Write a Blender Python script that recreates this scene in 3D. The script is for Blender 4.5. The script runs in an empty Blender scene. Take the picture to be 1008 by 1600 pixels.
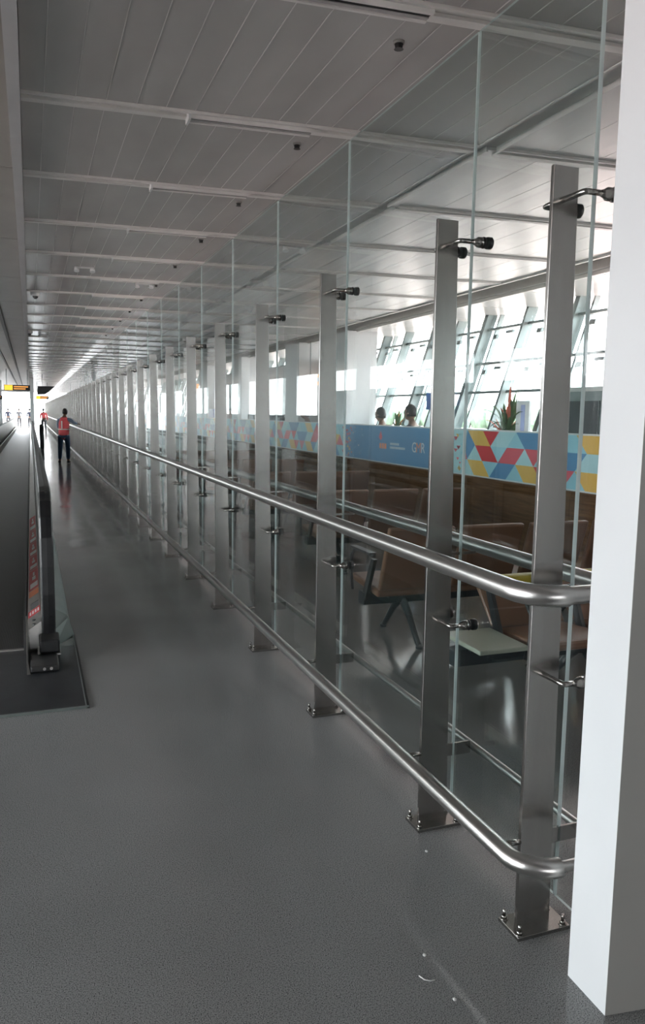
import bpy, bmesh, math, random
from mathutils import Vector, Matrix
random.seed(7)
S = bpy.context.scene
C = S.collection

# ------------------------------------------------------------------ camera
FPX, PITCH, YAW, ROLL, CAMH = 1213.1, .1250, .3592, .0154, 1.6
cam = bpy.data.cameras.new('camera')
cam.sensor_fit = 'VERTICAL'; cam.sensor_height = 36.0; cam.lens = 36.0 * FPX / 1600.0
cam.clip_start = .05; cam.clip_end = 2000
camo = bpy.data.objects.new('camera', cam); C.objects.link(camo)
Fv = Vector((math.sin(YAW) * math.cos(PITCH), math.cos(YAW) * math.cos(PITCH), -math.sin(PITCH)))
R0 = Vector((math.cos(YAW), -math.sin(YAW), 0)); U0 = R0.cross(Fv)
Rv = R0 * math.cos(ROLL) + U0 * math.sin(ROLL); Uv = -R0 * math.sin(ROLL) + U0 * math.cos(ROLL)
camo.matrix_world = Matrix(((Rv.x, Uv.x, -Fv.x, 0), (Rv.y, Uv.y, -Fv.y, 0), (Rv.z, Uv.z, -Fv.z, CAMH), (0, 0, 0, 1)))
S.camera = camo

# ------------------------------------------------------------------ world, light, exposure
w = bpy.data.worlds.new('overcast_sky'); S.world = w; w.use_nodes = True
bg = w.node_tree.nodes['Background']
bg.inputs[0].default_value = (.97, .985, 1.0, 1); bg.inputs[1].default_value = 12.0
S.view_settings.view_transform = 'Standard'; S.view_settings.look = 'None'
S.view_settings.gamma = 1; S.view_settings.use_curve_mapping = False
S.view_settings.exposure = .52


def portal(name, loc, rot, sx, sy):
    l = bpy.data.lights.new(name, 'AREA'); l.shape = 'RECTANGLE'; l.size = sx; l.size_y = sy
    l.cycles.is_portal = True
    o = bpy.data.objects.new(name, l); C.objects.link(o); o.location = loc; o.rotation_euler = rot


HP = math.pi / 2
LW0 = -2.0
portal('sky_portal_left', (-7.9, 4, 1.95), (0, -HP, 0), 2.9, 12)
portal('sky_portal_left_mid', (-7.9, 20, 2.95), (0, -HP, 0), .9, 19.6)
portal('sky_portal_left_far', (-7.9, 51, 2.45), (0, -HP, 0), 1.9, 42)
portal('sky_portal_right', (6.75, 30, 2.25), (0, HP, 0), 1.9, 84)
portal('sky_portal_end', (-1, 72.2, 1.7), (-HP, 0, 0), 14, 3.4)
portal('sky_portal_rear', (-1, -29.9, 2.2), (HP, 0, 0), 13, 1.5)

# ------------------------------------------------------------------ materials
MT = {}


def mat(name, col, rough=.5, metal=0., spec=.5, fn=None):
    if name in MT: return MT[name]
    m = bpy.data.materials.new(name); m.use_nodes = True
    nt = m.node_tree; b = nt.nodes['Principled BSDF']
    b.inputs['Base Color'].default_value = (*col, 1); b.inputs['Roughness'].default_value = rough
    b.inputs['Metallic'].default_value = metal; b.inputs['Specular IOR Level'].default_value = spec
    if fn: fn(nt, b)
    MT[name] = m
    return m


def noise(nt, scale, detail=2, vec=None, rough=.5):
    n = nt.nodes.new('ShaderNodeTexNoise'); n.inputs['Scale'].default_value = scale
    n.inputs['Detail'].default_value = detail; n.inputs['Roughness'].default_value = rough
    if vec: nt.links.new(vec, n.inputs['Vector'])
    return n


def coords(nt, scale=(1, 1, 1)):
    t = nt.nodes.new('ShaderNodeTexCoord'); m = nt.nodes.new('ShaderNodeMapping')
    m.inputs['Scale'].default_value = scale
    nt.links.new(t.outputs['Object'], m.inputs['Vector'])
    return m.outputs['Vector']


def ramp(nt, fac, stops):
    r = nt.nodes.new('ShaderNodeValToRGB'); e = r.color_ramp.elements
    while len(e) < len(stops): e.new(.5)
    for q, (p, c) in zip(e, stops): q.position = p; q.color = (*c, 1)
    nt.links.new(fac, r.inputs['Fac'])
    return r.outputs['Color']


def mixc(nt, a, b, fac, mode='MULTIPLY'):
    m = nt.nodes.new('ShaderNodeMix'); m.data_type = 'RGBA'; m.blend_type = mode
    for s, v in ((m.inputs['Factor'], fac), (m.inputs['A'], a), (m.inputs['B'], b)):
        if hasattr(v, 'links'): nt.links.new(v, s)
        elif isinstance(v, (int, float)): s.default_value = v
        else: s.default_value = (*v, 1)
    return m.outputs['Result']


def bump(nt, b, h, strength, dist):
    n = nt.nodes.new('ShaderNodeBump'); n.inputs['Strength'].default_value = strength
    n.inputs['Distance'].default_value = dist
    nt.links.new(h, n.inputs['Height']); nt.links.new(n.outputs['Normal'], b.inputs['Normal'])
    return n


def f_floor(nt, b):
    v = coords(nt)
    n1 = noise(nt, 300, 2, v, .7); n2 = noise(nt, 150, 2, v, .6); n3 = noise(nt, .9, 3, v)
    c1 = ramp(nt, n1.outputs['Fac'], [(.0, (.02, .02, .02)), (.39, (.045, .045, .046)), (.45, (.215, .216, .214)), (.60, (.25, .251, .249)), (.74, (.42, .42, .42))])
    c2 = ramp(nt, n2.outputs['Fac'], [(.30, (.45, .45, .45)), (.42, (1, 1, 1)), (1, (1.1, 1.1, 1.1))])
    c3 = ramp(nt, n3.outputs['Fac'], [(.3, (.86, .87, .86)), (.7, (1.08, 1.08, 1.08))])
    a = mixc(nt, c1, c2, .8); a = mixc(nt, a, c3, 1.0)
    nt.links.new(a, b.inputs['Base Color'])
    vs = coords(nt, (1.0, .35, 1))
    nb = noise(nt, 2.2, 2, vs)
    r = nt.nodes.new('ShaderNodeMapRange'); r.inputs['To Min'].default_value = .08; r.inputs['To Max'].default_value = .20
    nt.links.new(n3.outputs['Fac'], r.inputs['Value']); nt.links.new(r.outputs[0], b.inputs['Roughness'])
    bump(nt, b, nb.outputs['Fac'], .8, .012)


def f_brushed(scale, c0=(.40, .385, .37), c1=(.50, .485, .465), r0=.26, r1=.38, bs=.12):
    def f(nt, b):
        v = coords(nt, scale)
        n = noise(nt, 14, 3, v)
        c = ramp(nt, n.outputs['Fac'], [(.3, c0), (.7, c1)])
        nt.links.new(c, b.inputs['Base Color'])
        r = nt.nodes.new('ShaderNodeMapRange'); r.inputs['To Min'].default_value = r0; r.inputs['To Max'].default_value = r1
        nt.links.new(n.outputs['Fac'], r.inputs['Value']); nt.links.new(r.outputs[0], b.inputs['Roughness'])
        bump(nt, b, n.outputs['Fac'], bs, .0006)
    return f


def f_wood(nt, b):
    v = coords(nt, (1, .6, 9))
    n = noise(nt, 5, 5, v)
    c = ramp(nt, n.outputs['Fac'], [(.25, (.075, .036, .018)), (.55, (.15, .078, .038)), (.8, (.20, .11, .055))])
    nt.links.new(c, b.inputs['Base Color'])


def f_stone(nt, b):
    v = coords(nt, (1, 1, 5))
    n = noise(nt, 9, 3, v)
    c = ramp(nt, n.outputs['Fac'], [(.35, (.13, .12, .10)), (.7, (.30, .28, .24))])
    nt.links.new(c, b.inputs['Base Color'])


def f_leather(nt, b):
    n = noise(nt, 60, 3, coords(nt))
    bump(nt, b, n.outputs['Fac'], .2, .002)


def f_belt(nt, b):
    v = coords(nt)
    wv = nt.nodes.new('ShaderNodeTexWave'); wv.wave_type = 'BANDS'; wv.bands_direction = 'X'
    wv.inputs['Scale'].default_value = 55; nt.links.new(v, wv.inputs['Vector'])
    c = ramp(nt, wv.outputs['Fac'], [(.2, (.016, .016, .017)), (.7, (.05, .05, .05))])
    nt.links.new(c, b.inputs['Base Color']); bump(nt, b, wv.outputs['Fac'], .4, .003)


def f_ceil(nt, b):
    n = noise(nt, 3, 2, coords(nt, (1, .4, 1)))
    c = ramp(nt, n.outputs['Fac'], [(.3, (.42, .41, .40)), (.7, (.50, .49, .48))])
    nt.links.new(c, b.inputs['Base Color'])


def f_paint(c0, c1, s=4):
    def f(nt, b):
        n = noise(nt, s, 3, coords(nt))
        nt.links.new(ramp(nt, n.outputs['Fac'], [(.3, c0), (.7, c1)]), b.inputs['Base Color'])
    return f


def glass(name, tint, ior=1.5):
    m = bpy.data.materials.new(name); m.use_nodes = True; nt = m.node_tree; nt.nodes.clear()
    o = nt.nodes.new('ShaderNodeOutputMaterial'); mx = nt.nodes.new('ShaderNodeMixShader')
    t = nt.nodes.new('ShaderNodeBsdfTransparent'); g = nt.nodes.new('ShaderNodeBsdfGlossy')
    f = nt.nodes.new('ShaderNodeFresnel'); f.inputs['IOR'].default_value = ior
    g.inputs['Roughness'].default_value = .0; t.inputs['Color'].default_value = (*tint, 1)
    n = noise(nt, .8, 1, coords(nt)); bp = nt.nodes.new('ShaderNodeBump'); bp.inputs['Strength'].default_value = .05; bp.inputs['Distance'].default_value = .01
    nt.links.new(n.outputs['Fac'], bp.inputs['Height']); nt.links.new(bp.outputs['Normal'], g.inputs['Normal'])
    ge = nt.nodes.new('ShaderNodeNewGeometry'); mr = nt.nodes.new('ShaderNodeMapRange')
    mr.inputs['To Min'].default_value = ior; mr.inputs['To Max'].default_value = 1 / ior
    nt.links.new(ge.outputs['Backfacing'], mr.inputs['Value']); nt.links.new(mr.outputs[0], f.inputs['IOR'])
    nt.links.new(f.outputs[0], mx.inputs[0]); nt.links.new(t.outputs[0], mx.inputs[1]); nt.links.new(g.outputs[0], mx.inputs[2])
    nt.links.new(mx.outputs[0], o.inputs[0]); MT[name] = m
    return m


M_floor = mat('speckled_floor', (.1, .1, .1), .2, fn=f_floor)
M_steel = mat('brushed_steel', (.5, .48, .46), .3, 1, fn=f_brushed((1, 1, .04), (.34, .328, .313), (.41, .397, .38), .18, .26, .05))
M_tube = mat('satin_steel_tube', (.55, .53, .51), .26, 1, fn=f_brushed((1, .05, 1), (.50, .485, .465), (.58, .565, .55)))
M_fit = mat('polished_fitting', (.36, .35, .33), .2, 1, fn=f_paint((.30, .29, .27), (.42, .40, .38), 30))
M_rub = mat('black_rubber', (.012, .012, .013), .45, fn=f_paint((.008, .008, .009), (.016, .016, .017), 20))
M_glass = glass('barrier_glass', (.865, .905, .90))
M_clear = glass('clear_glass', (.97, .97, .97))
M_wglass = glass('window_glass', (.93, .95, .96))
M_dimglass = glass('dimmed_window_glass', (.40, .41, .41))  # dark tint added to dim the unseen windows mirrored in the near posts
M_softglass = glass('tinted_window_glass', (.68, .70, .70))  # tint added to soften unseen left windows reflected in the barrier
M_gedge = mat('glass_edge', (.5, .6, .58), .12, 0, .8, fn=f_paint((.60, .70, .69), (.74, .82, .81), 9))
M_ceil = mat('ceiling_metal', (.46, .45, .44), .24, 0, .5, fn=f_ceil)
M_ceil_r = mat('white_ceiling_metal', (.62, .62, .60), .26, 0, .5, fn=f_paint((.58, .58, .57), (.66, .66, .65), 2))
M_lip = mat('ceiling_joint_white', (.66, .65, .63), .4, fn=f_paint((.62, .61, .59), (.70, .69, .67), 5))
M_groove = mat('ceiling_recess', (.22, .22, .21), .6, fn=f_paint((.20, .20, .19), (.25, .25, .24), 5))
M_dark = mat('dark_slot', (.02, .02, .02), .5, fn=f_paint((.015, .015, .015), (.03, .03, .03), 8))
M_trim = mat('bulkhead_grey', (.50, .50, .51), .45, fn=f_paint((.47, .47, .48), (.53, .53, .54), 3))
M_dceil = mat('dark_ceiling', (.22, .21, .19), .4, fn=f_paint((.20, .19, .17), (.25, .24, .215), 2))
M_white = mat('white_cladding', (.62, .63, .635), .4, fn=f_paint((.60, .61, .615), (.64, .65, .655), 2))
M_wall = mat('pale_wall', (.66, .68, .70), .55, fn=f_paint((.62, .64, .66), (.70, .72, .74), 2))
M_frame = mat('window_frame_grey', (.20, .24, .24), .4, .3, fn=f_paint((.16, .20, .20), (.26, .30, .30), 4))
M_wood = mat('dark_wood', (.15, .08, .04), .12, fn=f_wood)
M_stone = mat('beige_stone', (.25, .22, .18), .25, fn=f_stone)
M_leather = mat('brown_leather', (.18, .085, .048), .42, fn=lambda nt, b: (f_leather(nt, b)))
M_yel = mat('yellow_leather', (.42, .30, .02), .45, fn=lambda nt, b: (f_leather(nt, b)))
M_beam = mat('dark_seat_beam', (.02, .028, .032), .35, fn=f_paint((.016, .022, .026), (.028, .036, .04), 8))
M_table = mat('cream_laminate', (.40, .40, .33), .3, fn=f_paint((.38, .38, .31), (.43, .43, .36), 6))
M_belt = mat('pallet_belt', (.03, .03, .03), .4, fn=f_belt)
M_plate = mat('landing_plate', (.03, .032, .035), .35, .4, fn=f_paint((.022, .024, .027), (.036, .038, .042), 6))
M_deck = mat('balustrade_steel', (.45, .44, .42), .33, .9, fn=f_paint((.40, .39, .375), (.48, .47, .45), 3))
M_decko = mat('outer_deck_grey', (.20, .23, .22), .35, .5, fn=f_paint((.17, .20, .19), (.23, .26, .25), 3))
M_red = mat('sticker_red', (.55, .035, .045), .4, fn=f_paint((.50, .03, .04), (.6, .04, .05), 9))
M_wht = mat('print_white', (.75, .75, .75), .4, fn=f_paint((.7, .7, .7), (.78, .78, .78), 9))
M_oran = mat('print_orange', (.72, .22, .08), .4, fn=f_paint((.7, .2, .07), (.75, .24, .1), 9))
BAN = {'b': (.075, .24, .44), 'l': (.30, .58, .68), 'p': (.42, .66, .70), 'y': (.72, .44, .09), 'r': (.60, .03, .04), 'k': (.68, .09, .12), 'n': (.10, .22, .42), 'w': (.70, .70, .70), 'o': (.80, .25, .10)}
M_ban = {k: mat('banner_' + k, c, .45, fn=f_paint(tuple(x * .96 for x in c), tuple(min(1, x * 1.04) for x in c), 3)) for k, c in BAN.items()}


# ------------------------------------------------------------------ mesh helpers
class MB:
    def __init__(s): s.v = []; s.f = []; s.m = []; s.sm = []

    def quad(s, pts, mi=0, smooth=False):
        n = len(s.v); s.v += [tuple(p) for p in pts]; s.f.append(tuple(range(n, n + len(pts)))); s.m.append(mi); s.sm.append(smooth)

    def hexa(s, p, mi=0, mis=None):       # p: 8 corners, bottom 4 (ccw from above), top 4
        n = len(s.v); s.v += [tuple(q) for q in p]
        F = [(0, 3, 2, 1), (4, 5, 6, 7), (0, 1, 5, 4), (1, 2, 6, 5), (2, 3, 7, 6), (3, 0, 4, 7)]
        for i, f in enumerate(F):
            s.f.append(tuple(n + k for k in f)); s.m.append(mis[i] if mis else mi); s.sm.append(False)
        return s

    def box(s, x0, x1, y0, y1, z0, z1, mi=0, mis=None):
        return s.hexa([(x0, y0, z0), (x1, y0, z0), (x1, y1, z0), (x0, y1, z0), (x0, y0, z1), (x1, y0, z1), (x1, y1, z1), (x0, y1, z1)], mi, mis)

    def tube(s, path, r, n=12, mi=0, cap=True):
        path = [Vector(p) for p in path]; rs = r if isinstance(r, (list, tuple)) else [r] * len(path)
        base = len(s.v); prev = None
        for i, p in enumerate(path):
            a = path[max(i - 1, 0)]; b = path[min(i + 1, len(path) - 1)]
            t = (b - a).normalized()
            if prev is None:
                u = t.orthogonal().normalized()
            else:
                u = (prev - t * prev.dot(t)).normalized()
            prev = u; q = t.cross(u)
            for k in range(n):
                an = 2 * math.pi * k / n
                s.v.append(tuple(p + (u * math.cos(an) + q * math.sin(an)) * rs[i]))
        for i in range(len(path) - 1):
            for k in range(n):
                a = base + i * n + k; b = base + i * n + (k + 1) % n
                s.f.append((a, b, b + n, a + n)); s.m.append(mi); s.sm.append(True)
        if cap:
            s.f.append(tuple(base + k for k in range(n))[::-1]); s.m.append(mi); s.sm.append(False)
            e = base + (len(path) - 1) * n
            s.f.append(tuple(e + k for k in range(n))); s.m.append(mi); s.sm.append(False)
        return s

    def mesh(s, name, mats):
        me = bpy.data.meshes.new(name); me.from_pydata(s.v, [], s.f)
        for m in (mats if isinstance(mats, (list, tuple)) else [mats]): me.materials.append(m)
        me.polygons.foreach_set('material_index', s.m); me.polygons.foreach_set('use_smooth', s.sm)
        me.update(); return me

    def build(s, name, mats, parent=None, loc=(0, 0, 0), bevel=0, **kw):
        o = bpy.data.objects.new(name, s.mesh(name, mats)); C.objects.link(o); o.location = loc
        if parent: o.parent = parent
        if bevel:
            b = o.modifiers.new('bevel', 'BEVEL'); b.width = bevel; b.segments = 2; b.limit_method = 'ANGLE'
        for k, v in kw.items(): o[k] = v
        return o


def B(x0, x1, y0, y1, z0, z1): return MB().box(x0, x1, y0, y1, z0, z1)


def T(path, r, n=12): return MB().tube(path, r, n)


def tag(o, label, cat, group=None):
    o['label'] = label; o['category'] = cat
    if group: o['group'] = group
    return o


def thing(name, label, cat, loc=(0, 0, 0), rz=0, group=None):
    o = bpy.data.objects.new(name, None); C.objects.link(o); o.location = loc; o.rotation_euler = (0, 0, rz)
    o.empty_display_size = .1
    return tag(o, label, cat, group)


def dup(root, loc, rz=0, label=None, parent=None):
    r = root.copy(); C.objects.link(r)
    if parent is None: r.location = loc; r.rotation_euler = (0, 0, rz)
    else: r.parent = parent
    if label: r['label'] = label
    for ch in [c for c in KIDS.get(root.name, [])]: dup(ch, None, 0, None, r)
    return r


KIDS = {}


def index_kids(root):
    for ch in root.children:
        KIDS.setdefault(root.name, []).append(ch); index_kids(ch)


def struct(o): o['kind'] = 'structure'; return o


# ------------------------------------------------------------------ setting: floor, outer ground, walls
struct(B(-8, 6.13, -30.3, 96, -.25, 0).build('floor', M_floor))
M_ground = mat('apron_concrete', (.55, .42, .38), .8, fn=f_paint((.52, .40, .36), (.60, .46, .42), .05))
struct(B(-400, 500, -400, 600, -5.2, -5).build('ground', M_ground))
tr = MB()
for i in range(90):
    y = -60 + i * 6; h = 5.5 + random.random() * 2.5; x = 230 + random.uniform(-6, 6)
    tr.tube([(x, y, -5), (x, y, h * .1), (x, y, h * .6), (x, y, h)], [3.0, 4.6, 4.2, 1.0], 8)
M_tree = mat('distant_foliage', (.16, .24, .17), .9, fn=f_paint((.12, .20, .13), (.22, .30, .22), .6))
struct(tr.build('trim_40', M_tree))['kind'] = 'stuff'
bpy.data.objects['trim_40'].name = 'treeline'
bpy.data.objects['treeline']['label'] = 'distant hazy green treeline beyond the window wall'
bpy.data.objects['treeline']['category'] = 'trees'

H = 3.1                        # ceiling height
SK = .078                      # the ceiling joints run slightly askew
PIT = 1.311


def sk(x, y): return y - SK * x


ceil = struct(B(-8.2, 7.2, -30.3, 72.2, 3.42, 3.6).build('ceiling', M_dark))


def skbox(mb, x0, x1, y0, y1, z0, z1, mi=0):
    return mb.hexa([(x0, sk(x0, y0), z0), (x1, sk(x1, y0), z0), (x1, sk(x1, y1), z0), (x0, sk(x0, y1), z0),
                    (x0, sk(x0, y0), z1), (x1, sk(x1, y0), z1), (x1, sk(x1, y1), z1), (x0, sk(x0, y1), z1)], mi)


YJ0 = 4.20 - 2 * PIT           # joint lines at YJ0 + n*PIT
XL = [0.0, .106] + [.106 + .1425 * i for i in range(1, 17)]          # plank edges, left field
XR = [2.53 + .31 * i for i in range(9)]                               # plank edges, right field
CH = .115
me_l = None
far = MB(); farr = MB()
for n in range(-1, 53):
    y0 = YJ0 + n * PIT + CH / 2; y1 = YJ0 + (n + 1) * PIT - CH / 2
    near = 0 <= n <= 8
    for i in range(len(XL) - 1):
        a, b = XL[i] + .0015, XL[i + 1] - .0015
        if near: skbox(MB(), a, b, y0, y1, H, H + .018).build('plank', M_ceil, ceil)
        elif n < 24: skbox(far, a, b, y0, y1, H, H + .018)
    if n >= 24: skbox(far, XL[0], XL[-1], y0, y1, H, H + .018)
    for i in range(len(XR) - 1):
        a, b = XR[i] + .002, XR[i + 1] - .002
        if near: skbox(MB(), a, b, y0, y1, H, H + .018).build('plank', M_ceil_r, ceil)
        elif n < 24: skbox(farr, a, b, y0, y1, H, H + .018)
    if n >= 24: skbox(farr, XR[0], XR[-1], y0, y1, H, H + .018)
far.build('far_planks', M_ceil, ceil, kind='stuff'); farr.build('far_planks', M_ceil_r, ceil, kind='stuff')
B(-8, 7.0, -30, YJ0 - PIT, H, H + .02).build('rear_panel', M_ceil, ceil)
B(0, 5.05, YJ0 - PIT, 71.9, H + .020, H + .028).build('backing_sheet', M_lip, ceil)
js = MB()  # pale strips standing in for light caught on bevelled plank edges
for n in range(0, 24):
    y0 = YJ0 + n * PIT + CH / 2; y1 = YJ0 + (n + 1) * PIT - CH / 2
    for x in XL[1:-1]: skbox(js, x - .002, x + .002, y0, y1, H - .0015, H + .01)
js.build('lit_edge_strip', mat('lit_edge_grey', (.52, .51, .5), .35, fn=f_paint((.5, .49, .48), (.55, .54, .53), 5)), ceil, kind='stuff')
# cross joints: a shallow white channel with rolled lips at each bay line
cj = MB(); cjr = MB()
for n in range(0, 53):
    y = YJ0 + n * PIT; h = CH / 2
    for mb, xa, xb in ((cj, 0.0, XL[-1]), (cjr, XR[0], XR[-1])):
        skbox(mb, xa, xb, y - h + .002, y - h + .016, H - .014, H + .01)
        skbox(mb, xa, xb, y + h - .050, y + h - .002, H - .012, H + .01)
        skbox(mb, xa, xb, y - h + .016, y + h - .050, H + .002, H + .006)
cj.build('cross_joint', M_lip, ceil, kind='stuff'); cjr.build('cross_joint', M_lip, ceil, kind='stuff')
# longitudinal recess between the two fields, with jogs
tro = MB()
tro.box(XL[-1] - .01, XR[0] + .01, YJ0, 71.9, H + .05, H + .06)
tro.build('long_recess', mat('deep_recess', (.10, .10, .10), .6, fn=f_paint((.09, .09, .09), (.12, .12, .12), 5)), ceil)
edge = MB(); fill = MB()
for n in range(0, 53):
    y0 = YJ0 + n * PIT; ja = .0 if n % 2 else .065
    edge.box(XL[-1] - .004, XL[-1] + .008, y0 - .15, y0 + PIT - .15, H - .004, H + .05)
    xr = XR[0] - ja
    if ja: fill.box(xr, XR[0] + .01, y0 - .2, y0 + PIT - .2, H - .002, H + .05)
    edge.box(xr - .008, xr + .004, y0 - .2, y0 + PIT - .2, H - .012, H + .05)
edge.build('recess_lip', M_ceil_r, ceil, kind='stuff'); fill.build('recess_infill', M_ceil_r, ceil, kind='stuff')
# right-hand trough along the window side
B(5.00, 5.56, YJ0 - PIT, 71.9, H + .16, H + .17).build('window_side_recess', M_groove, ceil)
B(4.99, 5.02, YJ0 - PIT, 71.9, H - .02, H + .17).build('recess_side', M_lip, ceil)
B(5.54, 5.57, YJ0 - PIT, 71.9, H - .02, H + .17).build('recess_side', M_lip, ceil)
mb = MB()
for n in range(-10, 53): mb.box(5.57, 6.75, YJ0 + n * PIT + .01, YJ0 + (n + 1) * PIT - .01, H, H + .02)
mb.build('window_side_panels', M_ceil_r, ceil, kind='stuff')
B(5.5, 7.1, YJ0 - PIT, 71.9, H + .021, H + .05).build('backing_sheet', M_lip, ceil)
# bulkhead trim overhead and the darker ceiling above the walkway
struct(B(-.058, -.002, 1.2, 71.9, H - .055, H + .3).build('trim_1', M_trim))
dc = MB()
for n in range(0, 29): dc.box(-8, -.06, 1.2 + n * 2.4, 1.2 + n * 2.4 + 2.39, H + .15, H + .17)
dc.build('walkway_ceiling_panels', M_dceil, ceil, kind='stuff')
for x in (-.44, -.76): struct(B(x - .03, x + .03, 1.2, 71, H + .12, H + .152).build('trim_2' if x > -.5 else 'trim_3', M_dark))

# air slots and sprinkler heads in the ceiling
near_slot = ['nearest linear air slot, cut by the top of the frame', 'second linear air slot from the camera, largest one fully in frame', 'third linear air slot from the camera', 'fourth linear air slot from the camera', 'fifth linear air slot from the camera']
for n in range(1, 12):
    y = YJ0 + n * PIT
    lab = near_slot[n - 1] if n <= 5 else 'small far linear air slot in a ceiling joint over the aisle'
    t = thing('air_slot', lab, 'air vent', (0, 0, 0), 0, 'linear air slots over the aisle')
    xa, xb = .80, 1.44
    f = MB(); f = skbox(f, xa, xb, y - .040, y - .026, H - .030, H + .012); f = skbox(f, xa, xb, y + .026, y + .040, H - .030, H + .012)
    f.build('frame', M_lip, t)
    skbox(MB(), xa, xb, y - .026, y + .008, H - .020, H + .010).build('slot', M_dark, t)
    skbox(MB(), xa, xb, y + .008, y + .026, H - .024, H + .010).build('blade', M_ceil, t)
    skbox(MB(), xa - .012, xa, y - .045, y + .045, H - .040, H + .012).build('end_clip', M_white, t)
    z = thing('sprinkler_head', ('black sprinkler head overhead, largest, near the top of the glass' if n == 1 else 'black sprinkler head beside the %s air slot' % ['', '', 'second', 'third', 'fourth', 'fifth'][n] if n <= 5 else 'tiny far black sprinkler head in the ceiling'), 'sprinkler', (1.44, y + .03 + (.10 if n > 1 else .12), H), 0, 'ceiling sprinkler heads')
    MB().tube([(0, 0, 0), (0, 0, -.01)], [.024, .022], 12).build('rose', M_groove, z)
    MB().tube([(0, 0, -.01), (0, 0, -.025), (0, 0, -.03)], [.018, .014, .02], 10).build('nozzle', M_dark, z)
# small cameras / twin spots hanging from the ceiling
for (x, y, lab) in ((.104, 10.9, 'white dome camera under the ceiling by the bulkhead, nearer one'), (.03, 16.2, 'white dome camera under the ceiling by the bulkhead, farther one')):
    t = thing('dome_camera', lab, 'camera', (x, y, H))
    MB().tube([(0, 0, 0), (0, 0, -.03), (0, 0, -.05)], [.06, .06, .045], 14).build('housing', M_white, t)
    MB().tube([(0, 0, -.05), (0, 0, -.07), (0, 0, -.085)], [.036, .03, .012], 12).build('lens_dome', M_dark, t)
for (x, y, lab) in ((.578, 8.77, 'pair of small white spot lamps on the ceiling, left of the aisle'), (1.30, 9.57, 'small white twin spot lamp near the glass top'), (2.27, 6.89, 'white twin spot lamp seen through the glass'), (.30, 16.9, 'tiny far twin spot lamp on the ceiling')):
    t = thing('spot_lamp', lab, 'lamp', (x, y, H))
    B(-.10, .10, -.012, .012, -.015, 0).build('bar', M_white, t)
    for s in (-1, 1): MB().tube([(s * .08, 0, -.012), (s * .08, -.015, -.05)], [.022, .028], 10).build('lamp_head', M_white, t)

# walls / window walls
WZ = [(.95, 'sill')]


def lx(z): return 6.5 - .33 * (3.1 - z)


ww = struct(B(5.93, 6.13, -12, 95, 0, 1.38).build('wall_right', M_wall))
struct(B(5.93, 6.6, -30, -12, 0, 3.5).build('wall_right', M_wall))
win = struct(MB().hexa([(lx(1.38) - .05, -12, 1.38), (lx(1.38) + .2, -12, 1.38), (lx(1.38) + .2, 95, 1.38), (lx(1.38) - .05, 95, 1.38), (lx(1.42) - .05, -12, 1.43), (lx(1.42) + .2, -12, 1.43), (lx(1.42) + .2, 95, 1.43), (lx(1.42) - .05, 95, 1.43)]).build('window_1', M_frame))


def leanbar(y0, y1, z0, z1, d0, d1, name, m=M_frame, par=win):
    return MB().hexa([(lx(z0) + d0, y0, z0), (lx(z0) + d1, y0, z0), (lx(z0) + d1, y1, z0), (lx(z0) + d0, y1, z0),
                      (lx(z1) + d0, y0, z1), (lx(z1) + d1, y0, z1), (lx(z1) + d1, y1, z1), (lx(z1) + d0, y1, z1)]).build(name, m, par)


mull = [-11.5, -9.4, -7.2, -5.0, -2.9, -.8, 1.3, 3.4, 4.9, 6.0, 7.1, 8.15, 9.2, 10.22, 11.05, 11.83, 12.88, 13.8]
y = 15.0
while y < 94: mull.append(y); y += 1.1 if y < 40 else 3.0
ZT = [1.43, 1.95, 2.37, 2.88, 3.13]
for i, y in enumerate(mull):
    t = .045 if i % 2 else .026
    leanbar(y - t, y + t, 1.43, 3.16, -.10, .06, 'mullion')
    if y < 20 and i % 2: leanbar(y - .15, y - .115, 1.43, 3.16, .05, .12, 'outer_fin')
for z in ZT[1:]: leanbar(-12, 95, z - .018, z + .018, -.03, .05, 'transom')
for i in range(len(mull) - 1):
    if mull[i] < 20:
        for k in range(4): leanbar(mull[i] + .03, mull[i + 1] - .03, ZT[k] + .02, ZT[k + 1] - .02, .0, .008, 'pane', M_wglass if mull[i] > 4 else M_dimglass)
        for z in (2.37, 2.88):
            leanbar(mull[i] + .25, mull[i] + .42, z - .10, z - .06, -.06, -.02, 'bracket')
            leanbar(mull[i] + .62, mull[i] + .72, z - .16, z - .10, -.06, -.02, 'bracket')
leanbar(20, 94, 1.44, 3.1, 0, .008, 'pane', M_wglass)

# left side wall far beyond the walkway (daylight comes through its high windows)
win2 = None
for k, (a, b, z) in enumerate(((LW0, 10.0, .5), (30.0, 95.0, 1.5), (10.2, 29.8, 2.45))):
    struct(B(-8.2, -8, a, b, 0, z).build('wall_left', M_wall))
    win2 = struct(B(-8.2, -7.95, a, b, z, z + .05).build(['window_2', 'window_5', 'window_6'][k], M_frame))
    n = int((b - a) // 4) + 1
    for i in range(n): B(-8.1, -7.98, a + .1 + i * (b - a - .2) / n, a + .2 + i * (b - a - .2) / n, z + .05, 3.4).build('mullion', M_frame, win2)
    B(-8.06, -8.05, a, b, z + .05, 3.4).build('pane', M_softglass if k else M_wglass, win2)
struct(B(-8.2, -8, -30, LW0, 0, 3.5).build('wall_left', M_wall)); struct(B(-8.2, -8, 10, 10.2, 0, 3.5).build('wall_left', M_wall)); struct(B(-8.2, -8, 29.8, 30, 0, 3.5).build('wall_left', M_wall))

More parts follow.
